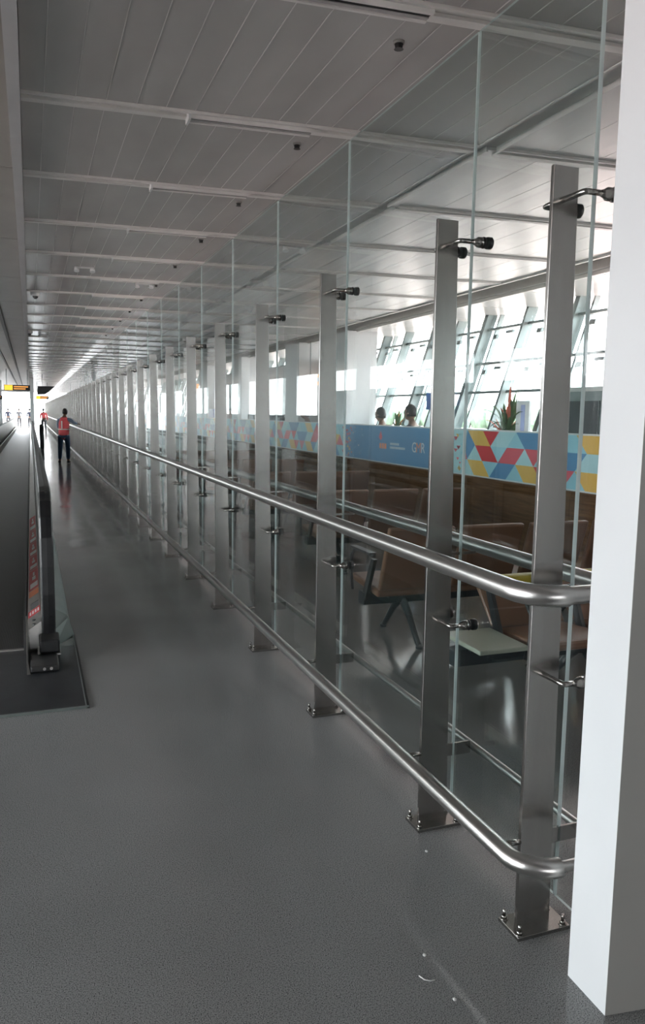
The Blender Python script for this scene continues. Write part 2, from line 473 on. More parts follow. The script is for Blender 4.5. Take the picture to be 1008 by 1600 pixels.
# rear wall behind the camera: high window band over a brown dado
wb = struct(B(-8.2, 6.6, -30.3, -30, 0, 1.35).build('wall_rear', M_wall))
B(-8, 5.9, -30, -29.94, 0, 1.15).build('wood_dado', M_wood, wb)
win4 = struct(B(-8.2, 6.6, -30.3, -30, 1.35, 1.42).build('window_4', M_frame))
for i in range(8): B(-7.9 + i * 2, -7.8 + i * 2, -30.2, -30.05, 1.42, 3.1).build('mullion', M_frame, win4)
B(-8, 6, -30.12, -30.11, 1.42, 3.1).build('pane', M_wglass, win4)

# far end: tall glazed hall with open roof, added to flood it with daylight
we = struct(B(-8.2, 7.2, 72.0, 72.2, 3.1, 9.0).build('wall_end', M_white))
win3 = struct(B(-8, 7, 94.9, 95.2, 0, .12).build('window_3', M_white))
for x in (-7.9, -6.2, -4.5, -2.8, -1.1, .6, 2.3, 4.0, 5.7): B(x - .04, x + .04, 94.95, 95.1, .12, 9.0).build('mullion', M_white, win3)
for z in (3.0, 6.0, 9.0): B(-8, 7, 94.95, 95.1, z - .05, z + .05).build('transom', M_white, win3)
B(-8, 7, 95.0, 95.02, .12, 9.0).build('pane', M_wglass, win3)
for y in (76, 80, 84, 88, 92): B(-8, 7, y - .06, y + .06, 8.9, 9.1).build('added_roof_beam', M_white, win3)

# ------------------------------------------------------------------ white pillar at right
pil = thing('clad_pillar', 'tall white clad pillar at the right edge, beside the end of the glass barrier', 'pillar', (0, 0, 0))
M_shadow = mat('shaded_white_cladding', (.38, .37, .34), .45, fn=f_paint((.365, .355, .33), (.395, .385, .36), 2))  # white cladding darkened: the shade of the front face is in the colour
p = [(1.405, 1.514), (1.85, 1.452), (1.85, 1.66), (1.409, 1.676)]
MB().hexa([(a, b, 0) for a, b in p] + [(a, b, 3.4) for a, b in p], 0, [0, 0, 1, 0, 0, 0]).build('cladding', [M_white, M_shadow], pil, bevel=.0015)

# ------------------------------------------------------------------ glass barrier: posts
XP = 1.384; XG = 1.530; D = 1.2032; Y0 = 1.360
PY = [1.902] + [Y0 + D * i for i in range(1, 70)]
ZA, ZB = 2.212, .822


def make_post():
    t = thing('steel_post', 'x', 'post', (XP, PY[0], 0), 0, 'brushed steel posts of the glass barrier')
    hy = .007
    a = [(0, -hy), (.123, -hy), (.123, hy), (0, hy)]; b = [(0, -hy), (.083, -hy), (.083, hy), (0, hy)]
    MB().hexa([(x, y, .012) for x, y in a] + [(x, y, 2.30) for x, y in b]).build('upright', M_steel, t, bevel=.001)
    B(-.028, .165, -.058, .052, 0, .013).build('base_plate', M_steel, t, bevel=.001)
    for (x, y) in ((-.015, -.045), (-.015, .038), (.145, -.045), (.145, .038)):
        m = MB(); m.tube([(x, y, .013), (x, y, .016)], .0125, 10); m.tube([(x, y, .016), (x, y, .026)], .0095, 6); m.tube([(x, y, .026), (x, y, .046)], .0048, 8)
        m.build('anchor_bolt', M_fit, t)
    for z in (ZA, ZB):
        xc = .044 if z == ZA else .062
        for s in (-1, 1):
            # arm: out of the face, elbow, then across to the glass
            arm = T([(xc, s * hy, z), (xc, s * .080, z), (xc + .002, s * .088, z), (xc + .01, s * .090, z), (XG - XP - .048, s * .090, z)], .0085, 12).build('clamp_arm', M_fit, t)
            gx = XG - XP
            MB().tube([(gx - .050, s * .09, z), (gx - .040, s * .09, z), (gx - .030, s * .09, z), (gx - .009, s * .09, z)], [.0088, .012, .0185, .0185], 14).build('boss', M_fit, arm)
            MB().tube([(gx - .009, s * .09, z), (gx - .006, s * .09, z)], .0205, 14).build('rubber_ring', M_rub, arm)
            MB().tube([(gx + .005, s * .09, z), (gx + .0085, s * .09, z), (gx + .022, s * .09, z), (gx + .025, s * .09, z)], [.0205, .0215, .0215, .018], 14).build('outer_disc', M_rub, arm)
    for z, xe in ((1.10, -.0478), (.293, -.0503)):
        T([(xe, 0, z), (.002, 0, z)], .009, 10).build('rail_stub', M_fit, t)
    wl_ = .123 - .04 * .293 / 2.3
    B(wl_ - .002, .2222, -.004, .004, .268, .318).build('far_rail_bracket', M_steel, t)
    B(.102, .2125, -.003, .003, 1.075, 1.085).build('far_rail_bracket', M_steel, t)
    return t


post = make_post(); index_kids(post)
ORD = ['', 'second', 'third', 'fourth', 'fifth', 'sixth', 'seventh', 'eighth', 'ninth', 'tenth', 'eleventh', 'twelfth', 'thirteenth', 'fourteenth', 'fifteenth', 'sixteenth', 'seventeenth', 'eighteenth', 'nineteenth', 'twentieth']
post['label'] = 'nearest brushed steel post, right beside the white pillar, both rails curving past it'
for i, y in enumerate(PY[1:], 1):
    if i < 20: lab = '%s brushed steel post from the white pillar, tapered flat plate with glass clamps' % ORD[i]
    else: lab = 'small far brushed steel post deep in the row, beyond the first twenty'
    dup(post, (XP, y, 0), 0, lab)

# glass panes
ZG0, ZG1 = .085, 2.952
pane_mats = [M_glass, M_gedge]
pm = MB().box(-.0045, .0045, .004, D - .004, ZG0, ZG1, 0, [1, 1, 1, 0, 1, 0]).mesh('glass_pane', pane_mats)
for i in range(0, 69):
    if i == 0:
        o = MB().box(-.0045, .0045, .004, PY[1] - PY[0] - .004, ZG0, ZG1, 0, [1, 1, 1, 0, 1, 0]).build('glass_pane', pane_mats)
        lab = 'narrowest tall glass pane, between the nearest two posts'
    else:
        o = bpy.data.objects.new('glass_pane', pm); C.objects.link(o)
        lab = 'tall clear glass pane between the %s and %s steel posts' % (ORD[i], ORD[i + 1]) if i < 19 else 'far tall glass pane deep in the row, beyond the first twenty posts'
    o.location = (XG, PY[i], 0); tag(o, lab, 'glass pane', 'glass panes of the barrier')
o = MB().box(-.0045, .0045, -.27, -.004, ZG0, ZG1, 0, [1, 1, 1, 0, 1, 0]).build('glass_pane', [M_clear, M_gedge]); o.location = (XG, PY[0], 0)
tag(o, 'clear untinted end strip of glass between the nearest post and the white pillar', 'glass pane')


# rails: the aisle rail turns round the end of the barrier
def rail(name, z, r, lab):
    XRn, XRf, ye, ra = 1.304, 1.622, 1.775 if z > .6 else 1.745, .11
    path = [(XRn, PY[-1], z)]
    path += [(XRn, yy, z) for yy in (60, 40, 25, 15, 8, 4, 2.2)]
    for k in range(0, 9):
        a = math.pi * k / 16
        path.append((XRn + ra * (1 - math.cos(a)), ye + ra * (1 - math.sin(a)), z))
    for k in range(0, 9):
        a = math.pi * k / 16
        path.append((XRf - ra * (1 - math.sin(a)), ye + ra * (1 - math.cos(a)), z))
    path += [(XRf, yy, z) for yy in (2.2, 4, 8, 15, 25, 40, 60, PY[-1])]
    return path


t = thing('handrail', 'thick brushed steel handrail at waist height, curving round the near end of the barrier', 'handrail', (0, 0, 0))
P_ = rail('h', 1.10, .0315, '')
nl = 17
MB().tube(P_[:17], .0315, 24, cap=False).build('aisle_rail', M_tube, t)
MB().tube(P_[16:], .0265, 24, cap=False).build('hall_side_rail', M_tube, t)
t = thing('bumper_rail', 'low brushed steel bumper rail near the floor, curving in front of the nearest post', 'rail', (0, 0, 0))
P_ = rail('h', .293, .029, '')
MB().tube(P_[:17], .029, 24, cap=False).build('aisle_rail', M_tube, t)
MB().tube(P_[16:], .016, 20, cap=False).build('hall_side_rail', M_tube, t)

# ------------------------------------------------------------------ moving walkway at left
wk = thing('moving_walkway', 'moving walkway with black handrail, red sticker strip and dark landing plate', 'moving walkway', (0, 0, 0))
B(-1.06, -.085, 5.42, 72, .002, .012).build('pallet_belt', M_belt, wk)
MB().box(-1.5, .235, 4.24, 5.40, .0, .012).build('landing_plate', M_plate, wk)
B(-1.06, -.085, 5.39, 5.42, .008, .018).build('comb_edge', M_tube, wk)
fr = MB(); fr.box(.235, .241, 4.23, 5.72, 0, .013); fr.box(-1.5, .252, 4.226, 4.24, 0, .012)
fr.build('plate_rim', M_decko, wk); B(.241, .254, 4.226, 5.72, 0, .006).build('rim_seal', M_dark, wk)
B(-.085, -.068, 5.30, 72, 0, .16).build('skirt', M_dark, wk)
# sloping inner deck with the stickers
ind = MB().hexa([(-.068, 5.32, .0), (.030, 5.32, .0), (.030, 72, .0), (-.068, 72, .0), (-.060, 5.32, .16), (.028, 5.32, .22), (.028, 72, .22), (-.060, 72, .16)]).build('inner_deck', M_deck, wk)


def deckpt(fx, y, up=.0015): return (-.060 + .088 * fx, y, .16 + .06 * fx + up)


def sticker(y0, y1, fx0, fx1, m, name, par, up=.001):
    a, b, c, d = deckpt(fx0, y0, up), deckpt(fx1, y0, up), deckpt(fx1, y1, up), deckpt(fx0, y1, up)
    lo = lambda q: (q[0], q[1], q[2] - up * .9)
    return MB().hexa([lo(a), lo(b), lo(c), lo(d), a, b, c, d]).build(name, m, par)


for (y0, y1) in ((6.45, 7.25), (7.28, 7.95), (7.98, 8.75), (8.78, 9.65), (9.68, 10.9)):
    s_ = sticker(y0, y1, .08, .92, M_red, 'warning_sticker', wk)
    d = y1 - y0
    sticker(y0 + d * .08, y0 + d * .30, .2, .85, M_wht, 'print', s_, .002)
    sticker(y0 + d * .45, y0 + d * .62, .38, .68, M_wht, 'print', s_, .002)
    sticker(y0 + d * .66, y0 + d * .84, .44, .60, M_wht, 'print', s_, .002)
sticker(6.22, 6.42, .1, .9, M_oran, 'warning_sticker', wk)
sticker(5.82, 5.99, .22, .85, mat('print_grey', (.12, .12, .12), .5, fn=f_paint((.1, .1, .1), (.14, .14, .14), 9)), 'notice_sticker', wk)
s_ = sticker(5.62, 5.79, .05, .95, M_red, 'warning_sticker', wk)
for k in range(4): sticker(5.66, 5.75, .15 + .2 * k, .27 + .2 * k, M_wht, 'print', s_, .002)
for y in (5.36, 5.46): MB().tube([(-.015, y, .18), (-.015, y, .196)], .014, 14).build('button', M_rub, wk)
# balustrade panel, outer deck
B(.030, .050, 5.40, 72, .0, .97).build('balustrade_panel', M_deck, wk)
B(.095, .115, 5.40, 72, .0, .97).build('balustrade_panel', M_deck, wk)
od = MB().hexa([(.115, 5.72, 0), (.235, 5.72, 0), (.235, 72, 0), (.115, 72, 0), (.115, 5.72, .20), (.20, 5.72, .15), (.20, 72, .15), (.115, 72, .20)]).build('outer_deck', M_decko, wk)
MB().hexa([(.115, 5.45, 0), (.25, 5.68, 0), (.235, 5.72, 0), (.115, 5.72, 0), (.115, 5.45, .12), (.21, 5.68, .14), (.20, 5.72, .15), (.115, 5.72, .2)]).build('deck_nose', M_decko, wk)
# rubber handrail wrapping the newel
hr = MB(); prof = []
path = [(72, 1.02), (5.62, 1.02)]
for k in range(1, 15):
    a = math.pi * k / 16
    path.append((5.62 - .42 * math.sin(a) * 1.0, .60 + .42 * math.cos(a)))
path.append((5.45, .185)); path.append((5.30, .16))
path = [(72, 1.05), (40, 1.05), (20, 1.05), (10, 1.05), (5.75, 1.05), (5.55, 1.035), (5.40, .99), (5.30, .90), (5.25, .78), (5.22, .6), (5.22, .42), (5.23, .28), (5.25, .16)]
cs = []
for i, (yy, zz) in enumerate(path):
    a = path[max(i - 1, 0)]; b = path[min(i + 1, len(path) - 1)]
    ty, tz = b[0] - a[0], b[1] - a[1]; L = math.hypot(ty, tz); ty /= L; tz /= L
    ny, nz = tz, -ty                       # outward
    if i < 4: ny, nz = 0, 1
    ring = []
    for (cx, h_) in ((-.041, -.012), (-.041, .010), (-.033, .020), (0, .024), (.033, .020), (.041, .010), (.041, -.012)):
        ring.append((.073 + cx, yy + ny * h_, zz + nz * h_))
    cs.append(ring)
for i in range(len(cs) - 1):
    for k in range(6): hr.quad([cs[i][k], cs[i][k + 1], cs[i + 1][k + 1], cs[i + 1][k]], 0, True)
    hr.quad([cs[i][6], cs[i][0], cs[i + 1][0], cs[i + 1][6]], 0)
hr.build('rubber_handrail', mat('handrail_rubber', (.010, .010, .011), .40, fn=f_paint((.008, .008, .009), (.016, .016, .017), 20)), wk)
MB().box(.010, .135, 5.14, 5.34, .05, .135).build('handrail_inlet', M_rub, wk, bevel=.012)
B(.0, .14, 5.12, 5.35, .040, .050).build('inlet_trim', M_tube, wk)
B(.02, .12, 5.16, 5.5, .012, .045).build('inlet_foot', M_dark, wk)
MB().hexa([(-.065, 4.86, .012), (-.045, 4.86, .012), (-.045, 5.32, .012), (-.065, 5.32, .012), (-.068, 5.0, .05), (-.06, 5.0, .05), (-.06, 5.32, .26), (-.068, 5.32, .26)]).build('skirt_nose', M_deck, wk)
B(-.045, .12, 4.88, 5.14, .012, .05).build('sensor_box', M_dark, wk, bevel=.01)
for x in (.035, .075): MB().tube([(x, 4.884, .032), (x, 4.874, .032)], .009, 10).build('screw', M_tube, wk)
# left balustrade of the walkway
B(-1.10, -1.06, 5.3, 72, 0, .25).build('left_deck', M_deck, wk)
B(-1.24, -1.20, 5.6, 72, 0, .9).build('left_balustrade_panel', M_deck, wk)
T([(-1.22, 72, .93), (-1.22, 5.8, .93)], .04, 10).build('left_handrail', M_rub, wk)
# second walkway module farther on
w2 = thing('moving_walkway', 'far second walkway section beyond the white gap on the floor', 'moving walkway', (0, 0, 0))
B(-1.06, -.085, 78, 92, .002, .012).build('pallet_belt', M_belt, w2)
B(-.085, -.02, 78, 92, 0, .95).build('balustrade_panel', M_deck, w2)
# far black newel of the same side
nw = thing('handrail_newel', 'small far black rounded handrail end beside the bright aisle', 'handrail', (.40, 33, 0))
MB().tube([(0, 0, .05), (0, -.25, .2), (0, -.3, .5), (0, -.2, .85), (0, .1, .95), (0, .6, .95)], .09, 10).build('rubber_loop', M_rub, nw)

# ------------------------------------------------------------------ hall beyond the glass: parapet with banner
par = thing('banner_parapet', 'long dark wood parapet wall with glossy panels, under the triangle banner', 'parapet', (0, 0, 0))
segs = [(-10.0, 8.7, 'w'), (8.7, 12.25, 'w'), (12.25, 13.5, 's'), (13.5, 15.05, 'w'), (15.05, 16.9, 's'), (16.9, 18.9, 'w'), (18.9, 21.0, 's'), (21, 26, 'w'), (26, 28, 's'), (28, 40, 'w')]
for a, b, k in segs:
    n = max(1, round((b - a) / 1.2)); q = (b - a) / n
    for j in range(n):
        B(5.03, 5.13, a + j * q + .004, a + (j + 1) * q - .004, 0, .86).build('panel', M_wood if k == 'w' else M_stone, par)
B(5.05, 5.11, -10, 40, .02, .86).build('core', M_dark, par)
B(4.99, 5.15, -10, 40, .862, .885).build('ledge', M_wood, par, label='brown ledge with a bright edge')
B(5.02, 5.14, -10, 40, 1.435, 1.45).build('top_rail', M_white, par)
B(5.02, 5.12, -10, 40, .886, 1.434).build('banner_backing', M_wall, par)
KEYS = list(BAN); MATS = [M_ban[k] for k in KEYS]
ban = MB()
ZR = [1.435, 1.26, 1.08, .90]; YK = 7.815; DK = .338; XB = 5.012


def yk(k): return YK - k * DK


def tri(pts, c): ban.quad([(XB, y_, z_) for y_, z_ in pts], KEYS.index(c))


rows = {0: {'inv': {-1: 'y', 0: 'r', 1: 'p', 2: 'b', 3: 'b', 4: 'l', 5: 'y', 6: 'l', 7: 'b', 8: 'k', 9: 'p', 10: 'l'},
            'up': {-1: 'y', 0: 'p', 1: 'l', 2: 'b', 3: 'p', 4: 'l', 5: 'y', 6: 'r', 7: 'l', 8: 'k', 9: 'p', 10: 'b'}},
        1: {'inv': {-1: 'r', 0: 'l', 1: 'k', 2: 'k', 3: 'b', 4: 'b', 5: 'p', 6: 'k', 7: 'y', 8: 'l', 9: 'y', 10: 'b'},
            'up': {-1: 'p', 0: 'r', 1: 'k', 2: 'p', 3: 'l', 4: 'b', 5: 'p', 6: 'r', 7: 'l', 8: 'b', 9: 'l', 10: 'k'}},
        2: {'inv': {-1: 'y', 0: 'l', 1: 'b', 2: 'y', 3: 'r', 4: 'k', 5: 'y', 6: 'b', 7: 'l', 8: 'p', 9: 'k', 10: 'l'},
            'up': {-1: 'y', 0: 'b', 1: 'l', 2: 'y', 3: 'l', 4: 'l', 5: 'y', 6: 'p', 7: 'k', 8: 'y', 9: 'b', 10: 'p'}}}


def block(yhi, ylo):
    k0 = int(math.floor((YK - yhi) / DK)) - 2; k1 = int(math.ceil((YK - ylo) / DK)) + 2
    for k in range(k0, k1):
        kk = (k + 1) % 12 - 1

        def put(pts, c):
            ys = [q[0] for q in pts]
            if max(ys) <= yhi + .01 and min(ys) >= ylo - .01: tri(pts, c)
            elif max(ys) > yhi + .01 and min(ys) < yhi: tri([(min(q[0], yhi), q[1]) for q in pts], c)
        # row 0: inv apex at k on boundary 1, up between k and k+1
        put([(yk(k - .5), ZR[0]), (yk(k + .5), ZR[0]), (yk(k), ZR[1])], rows[0]['inv'][kk])
        put([(yk(k), ZR[1]), (yk(k + .5), ZR[0]), (yk(k + 1), ZR[1])], rows[0]['up'][kk])
        put([(yk(k), ZR[1]), (yk(k + 1), ZR[1]), (yk(k + .5), ZR[2])], rows[1]['inv'][kk])
        put([(yk(k), ZR[1]), (yk(k + .5), ZR[2]), (yk(k - .5), ZR[2])], rows[1]['up'][kk])
        put([(yk(k - .5), ZR[2]), (yk(k + .5), ZR[2]), (yk(k), ZR[3])], rows[2]['inv'][kk])
        put([(yk(k + .5), ZR[2]), (yk(k), ZR[3]), (yk(k + 1), ZR[3])], rows[2]['up'][kk])


block(8.40, -10.0)
KSH = 12
block(40.0, 12.30)


def bq(y0, y1, z0, z1, c, x=None):
    x = XB if x is None else x
    ban.quad([(x, y1, z0), (x, y0, z0), (x, y0, z1), (x, y1, z1)], KEYS.index(c))


ban.box(5.013, 5.019, -10, 40, .90, 1.435, KEYS.index('l'))
bq(8.75, 12.0, .90, 1.435, 'b', XB)
bq(8.40, 8.75, .90, 1.435, 'p', XB); bq(12.0, 12.3, .90, 1.435, 'b', XB)
for (ya, yb, den, cols) in ((8.40, 8.80, 34, 'rybklp'), (12.0, 12.4, 40, 'rykoyr'), (11.55, 12.0, 34, 'lnwnly')):
    for i in range(den):
        yy = random.uniform(ya, yb); zz = random.uniform(.93, 1.41); s_ = random.uniform(.02, .055) * (1 if yb != 12.0 else .45); f_ = random.choice((-1, 1))
        ban.quad([(XB - .0012, yy - s_, zz), (XB - .0012, yy + s_, zz), (XB - .0012, yy, zz + f_ * s_)], KEYS.index(random.choice(cols)))
bo = ban.build('banner', MATS); bo['label'] = 'blue, red, yellow and pale triangle banner strip with a logo panel'; bo.parent = par


def text(body, loc, size, m, parent, name='lettering', sx=1):
    cu = bpy.data.curves.new(name, 'FONT'); cu.body = body; cu.size = size; cu.extrude = .0006
    cu.materials.append(m); cu.align_x = 'CENTER'
    o = bpy.data.objects.new(name, cu); C.objects.link(o); o.location = loc; o.rotation_euler = (HP, 0, -HP); o.scale = (sx, 1, 1)
    if parent: o.parent = parent
    bpy.context.view_layer.update()
    dg = bpy.context.evaluated_depsgraph_get(); me = bpy.data.meshes.new_from_object(o.evaluated_get(dg))
    o2 = bpy.data.objects.new(name, me); C.objects.link(o2); o2.location = loc; o2.rotation_euler = (HP, 0, -HP); o2.scale = (sx, 1, 1)
    if parent: o2.parent = parent
    bpy.data.objects.remove(o)
    return o2


M_bw = M_ban['w']; M_bo = M_ban['o']
text('G', (XB - .002, 9.74, 1.095), .20, M_bw, bo); text('M', (XB - .002, 9.61, 1.095), .20, M_bo, bo); text('R', (XB - .002, 9.48, 1.095), .20, M_bw, bo)
sm = MB()
for zz, ya, yb in ((1.165, 10.52, 10.22), (1.11, 10.52, 10.02)):      # two lines of tiny unreadable print
    yy = ya
    while yy > yb:
        wd = random.uniform(.018, .032); sm.quad([(XB - .002, yy, zz), (XB - .002, yy - wd, zz), (XB - .002, yy - wd, zz + .034), (XB - .002, yy, zz + .034)]); yy -= wd + .010
sm.build('small_print', M_bw, bo)
em = MB()
for k in range(3): em.quad([(XB - .002, 10.90 - k * .09, 1.10), (XB - .002, 10.83 - k * .09, 1.10), (XB - .002, 10.83 - k * .09, 1.18), (XB - .002, 10.90 - k * .09, 1.18)], 0)
em.quad([(XB - .002, 10.93, 1.27), (XB - .002, 10.86, 1.22), (XB - .002, 10.80, 1.27), (XB - .002, 10.86, 1.37)], 1)
em.build('emblem', [M_bo, M_ban['k']], bo)

# ------------------------------------------------------------------ beam seating
M_arm = mat('black_armrest', (.02, .02, .022), .35, fn=f_paint((.016, .016, .018), (.026, .026, .028), 9))


def seat_row(name, label, loc, rz, kinds, group='rows of airport beam seats', low=False):
    """row along local +x, seats face local -y; kinds: 't' table, 'b' brown, 'y' yellow"""
    t = thing(name, label, 'seating', loc, rz, group)
    W = .56; TW = .32; off = TW - W if kinds[0] == 't' else 0; L = len(kinds) * W + off; zt = .62 if low else .86; yt = .34 if low else .30
    B(-.02, L + .02, -.05, .05, .27, .36).build('beam', M_beam, t, bevel=.006)
    for x in ([.85 if low else .30, L - .30] if L > 1.3 else [L / 2]):
        lg = MB()
        for s in (-1, 1):
            lg.tube([(x, s * .02, .29), (x, s * .12, .20), (x, s * .27, .035), (x, s * .30, .015)], [.03, .026, .02, .02], 8)
            lg.tube([(x, s * .30, 0), (x, s * .30, .02)], .028, 10)
        lg.build('leg', M_beam, t)
    for i, k in enumerate(kinds):
        a = i * W + (off if i else 0)
        if k == 't':
            B(a + .0, a + TW - .02, -.26, .12, .395, .42).build('table_top', M_table, t, bevel=.006)
            B(a + .06, a + TW - .06, -.08, .08, .355, .396).build('table_bracket', M_beam, t)
            continue
        m = M_leather if k == 'b' else M_yel
        st = MB().hexa([(a + .03, -.30, .385), (a + W - .03, -.30, .385), (a + W - .03, .17, .345), (a + .03, .17, .345),
                        (a + .03, -.30, .44), (a + W - .03, -.30, .44), (a + W - .03, .17, .40), (a + .03, .17, .40)]).build('seat', m, t, bevel=.018)
        bk = MB().hexa([(a + .03, .155, .40), (a + W - .03, .155, .40), (a + W - .03, .195, .40), (a + .03, .195, .40),
                        (a + .03, yt, zt), (a + W - .03, yt, zt), (a + W - .03, yt + .045, zt - .01), (a + .03, yt + .045, zt - .01)]).build('backrest', m, t, bevel=.015)
        if low: B(a + .05, a + W - .05, .31, .40, .60, .66).build('headrest', M_yel, t, bevel=.02)
        B(a + .12, a + W - .12, -.08, .16, .34, .36).build('seat_bracket', M_beam, t)
    xs = [i * W + (off if i else 0) for i, k in enumerate(kinds) if k != 't'] + ([L])
    for x in xs:
        ar = MB()
        ar.hexa([(x - .012, -.02, .30), (x + .012, -.02, .30), (x + .012, .05, .30), (x - .012, .05, .30), (x - .012, .14, .62), (x + .012, .14, .62), (x + .012, .19, .62), (x - .012, .19, .62)])
        ar.tube([(x, -.20, .33), (x, -.235, .45), (x, -.23, .58), (x, -.18, .635), (x, -.05, .65), (x, .17, .64)], .013, 8)
        ar.box(x - .025, x + .025, -.21, .14, .643, .660)
        ar.build('armrest', M_arm, t)
    return t


seat_row('beam_seats', 'nearest airport seat row behind the glass, cream side table, brown seats, yellow backs', (2.10, 3.55, 0), 0, 'tbbb', low=True)
seat_row('beam_seats', 'brown airport seats seen from behind through the glass, between the second and third posts', (4.42, 4.95, 0), math.pi, 'bbbb')
seat_row('beam_seats', 'brown airport seat row seen from behind, between the third and fourth posts', (4.32, 7.45, 0), math.pi, 'bbb')
seat_row('beam_seats', 'brown airport seat row, third from the near one, half hidden by the posts', (4.3, 9.9, 0), math.pi, 'bbb')
seat_row('beam_seats', 'small far brown airport seat row behind the sixth post', (4.3, 12.6, 0), math.pi, 'bbb')
seat_row('beam_seats', 'farthest visible brown airport seat row behind the glass', (4.3, 15.6, 0), math.pi, 'bbb')

# ------------------------------------------------------------------ columns, partitions and signs beyond the banner
def column(y0, y1, x0, x1, lab, nm='square_column', m=M_white):
    t = thing(nm, lab, 'column', (0, 0, 0))
    B(x0, x1, y0, y1, 0, H).build('shaft', m, t)
    B(x0 - .015, x1 + .015, y0 - .015, y1 + .015, 0, .12).build('base', M_deck, t)
    return t


column(13.15, 13.85, 5.35, 5.95, 'white square column beyond the banner, right of the third post')
column(15.8, 16.75, 5.35, 5.95, 'white square column beyond the banner, left of the third post')
column(20.6, 21.6, 5.35, 5.95, 'far white square column behind the fifth post gap')
column(25.0, 26.2, 5.35, 5.95, 'farthest white square column beyond the banner, behind the sixth post')
kio = thing('wall_kiosk', 'pale grey partition with a dark door frame beyond the banner', 'partition', (0, 0, 0))
B(5.80, 5.92, 14.95, 19.8, 0, 2.75).build('panel', M_wall, kio)
df = MB(); df.box(5.775, 5.80, 17.42, 17.52, 0, 2.2); df.box(5.775, 5.80, 16.5, 16.6, 0, 2.2); df.box(5.775, 5.80, 16.5, 17.52, 2.16, 2.24)
df.build('door_frame', M_frame, kio)
B(5.785, 5.80, 16.6, 17.42, .02, 2.16).build('door_leaf', M_wall, kio)
B(5.80, 5.92, 22.2, 24.8, 0, 2.8).build('panel', M_wall, kio)
bx = thing('service_cabinet', 'grey service cabinet under the orange sign beyond the banner', 'cabinet', (5.68, 14.62, 0))
B(-.2, .2, -.22, .22, 0, 1.98).build('body', M_frame, bx); B(-.212, -.2, -.19, .19, .1, 1.9).build('door', M_wall, bx)
M_osign = mat('orange_sign', (.8, .3, .1), .5)
M_osign.node_tree.nodes['Principled BSDF'].inputs['Emission Color'].default_value = (.95, .45, .16, 1)
M_osign.node_tree.nodes['Principled BSDF'].inputs['Emission Strength'].default_value = .8
for (x, y, z, s, lab) in ((5.5, 15.5, 2.12, .2, 'small orange lit sign near the third post'), (5.5, 14.95, 2.3, .2, 'pale orange lit globe sign above the grey cabinet')):
    t = thing('orange_sign', lab, 'sign', (x, y, z), 0)
    B(-.03, .03, -s, s, -.11, .11).build('sign_box', M_osign, t, bevel=.02); T([(0, 0, .1), (0, 0, H - z)], .012, 8).build('hanger', M_frame, t)
    B(-.036, -.031, -s * .6, s * .6, -.04, .04).build('print', M_wht, t)
t = thing('gate_number_sign', 'orange gate number seven sign glimpsed between the sixth and seventh posts', 'sign', (5.5, 27.6, 2.42))
B(-.03, .03, -.42, .42, -.17, .17).build('sign_box', M_osign, t); T([(0, 0, .17), (0, 0, H - 2.42)], .02, 8).build('hanger', M_frame, t)
text('7', (-.035, 0, -.12), .34, M_wht, t)
M_bsign = mat('blue_sign', (.03, .12, .42), .4, fn=f_paint((.03, .11, .4), (.04, .13, .45), 6))
t = thing('blue_sign', 'blue sign with white mark beside the second post, above the dark-haired person', 'sign', (5.84, 10.75, 0))
B(-.02, .02, -.28, .20, 1.70, 1.96).build('sign_panel', M_bsign, t); T([(0, -.1, 0), (0, -.1, 1.7)], .02, 8).build('pole', M_frame, t)
text('E', (-.023, -.02, 1.76), .2, M_wht, t)
kd = thing('dark_display_stand', 'dark grey display stand seen between the nearest post and white pillar', 'display stand', (5.55, 6.9, 0))
B(-.12, .12, -.55, .42, 0, 1.88).build('cabinet', M_frame, kd); B(-.13, -.12, -.42, .30, 1.15, 1.78).build('screen', M_beam, kd)
B(-.14, .14, -.57, .44, 1.88, 1.92).build('cap', M_deck, kd)
t = thing('floor_sign', 'white and lilac standing panel beside the palm', 'sign', (5.52, 7.92, 0))
B(-.015, .015, -.13, .13, .35, 1.80).build('panel', M_wht, t); B(-.12, .12, -.16, .16, 0, .03).build('foot', M_dark, t)
B(-.018, -.0155, -.05, .03, 1.43, 1.75).build('print', mat('print_lilac', (.45, .5, .8), .5, fn=f_paint((.42, .47, .78), (.48, .53, .82), 8)), t)
T([(0, 0, .03), (0, 0, .4)], .02, 8).build('stem', M_dark, t)


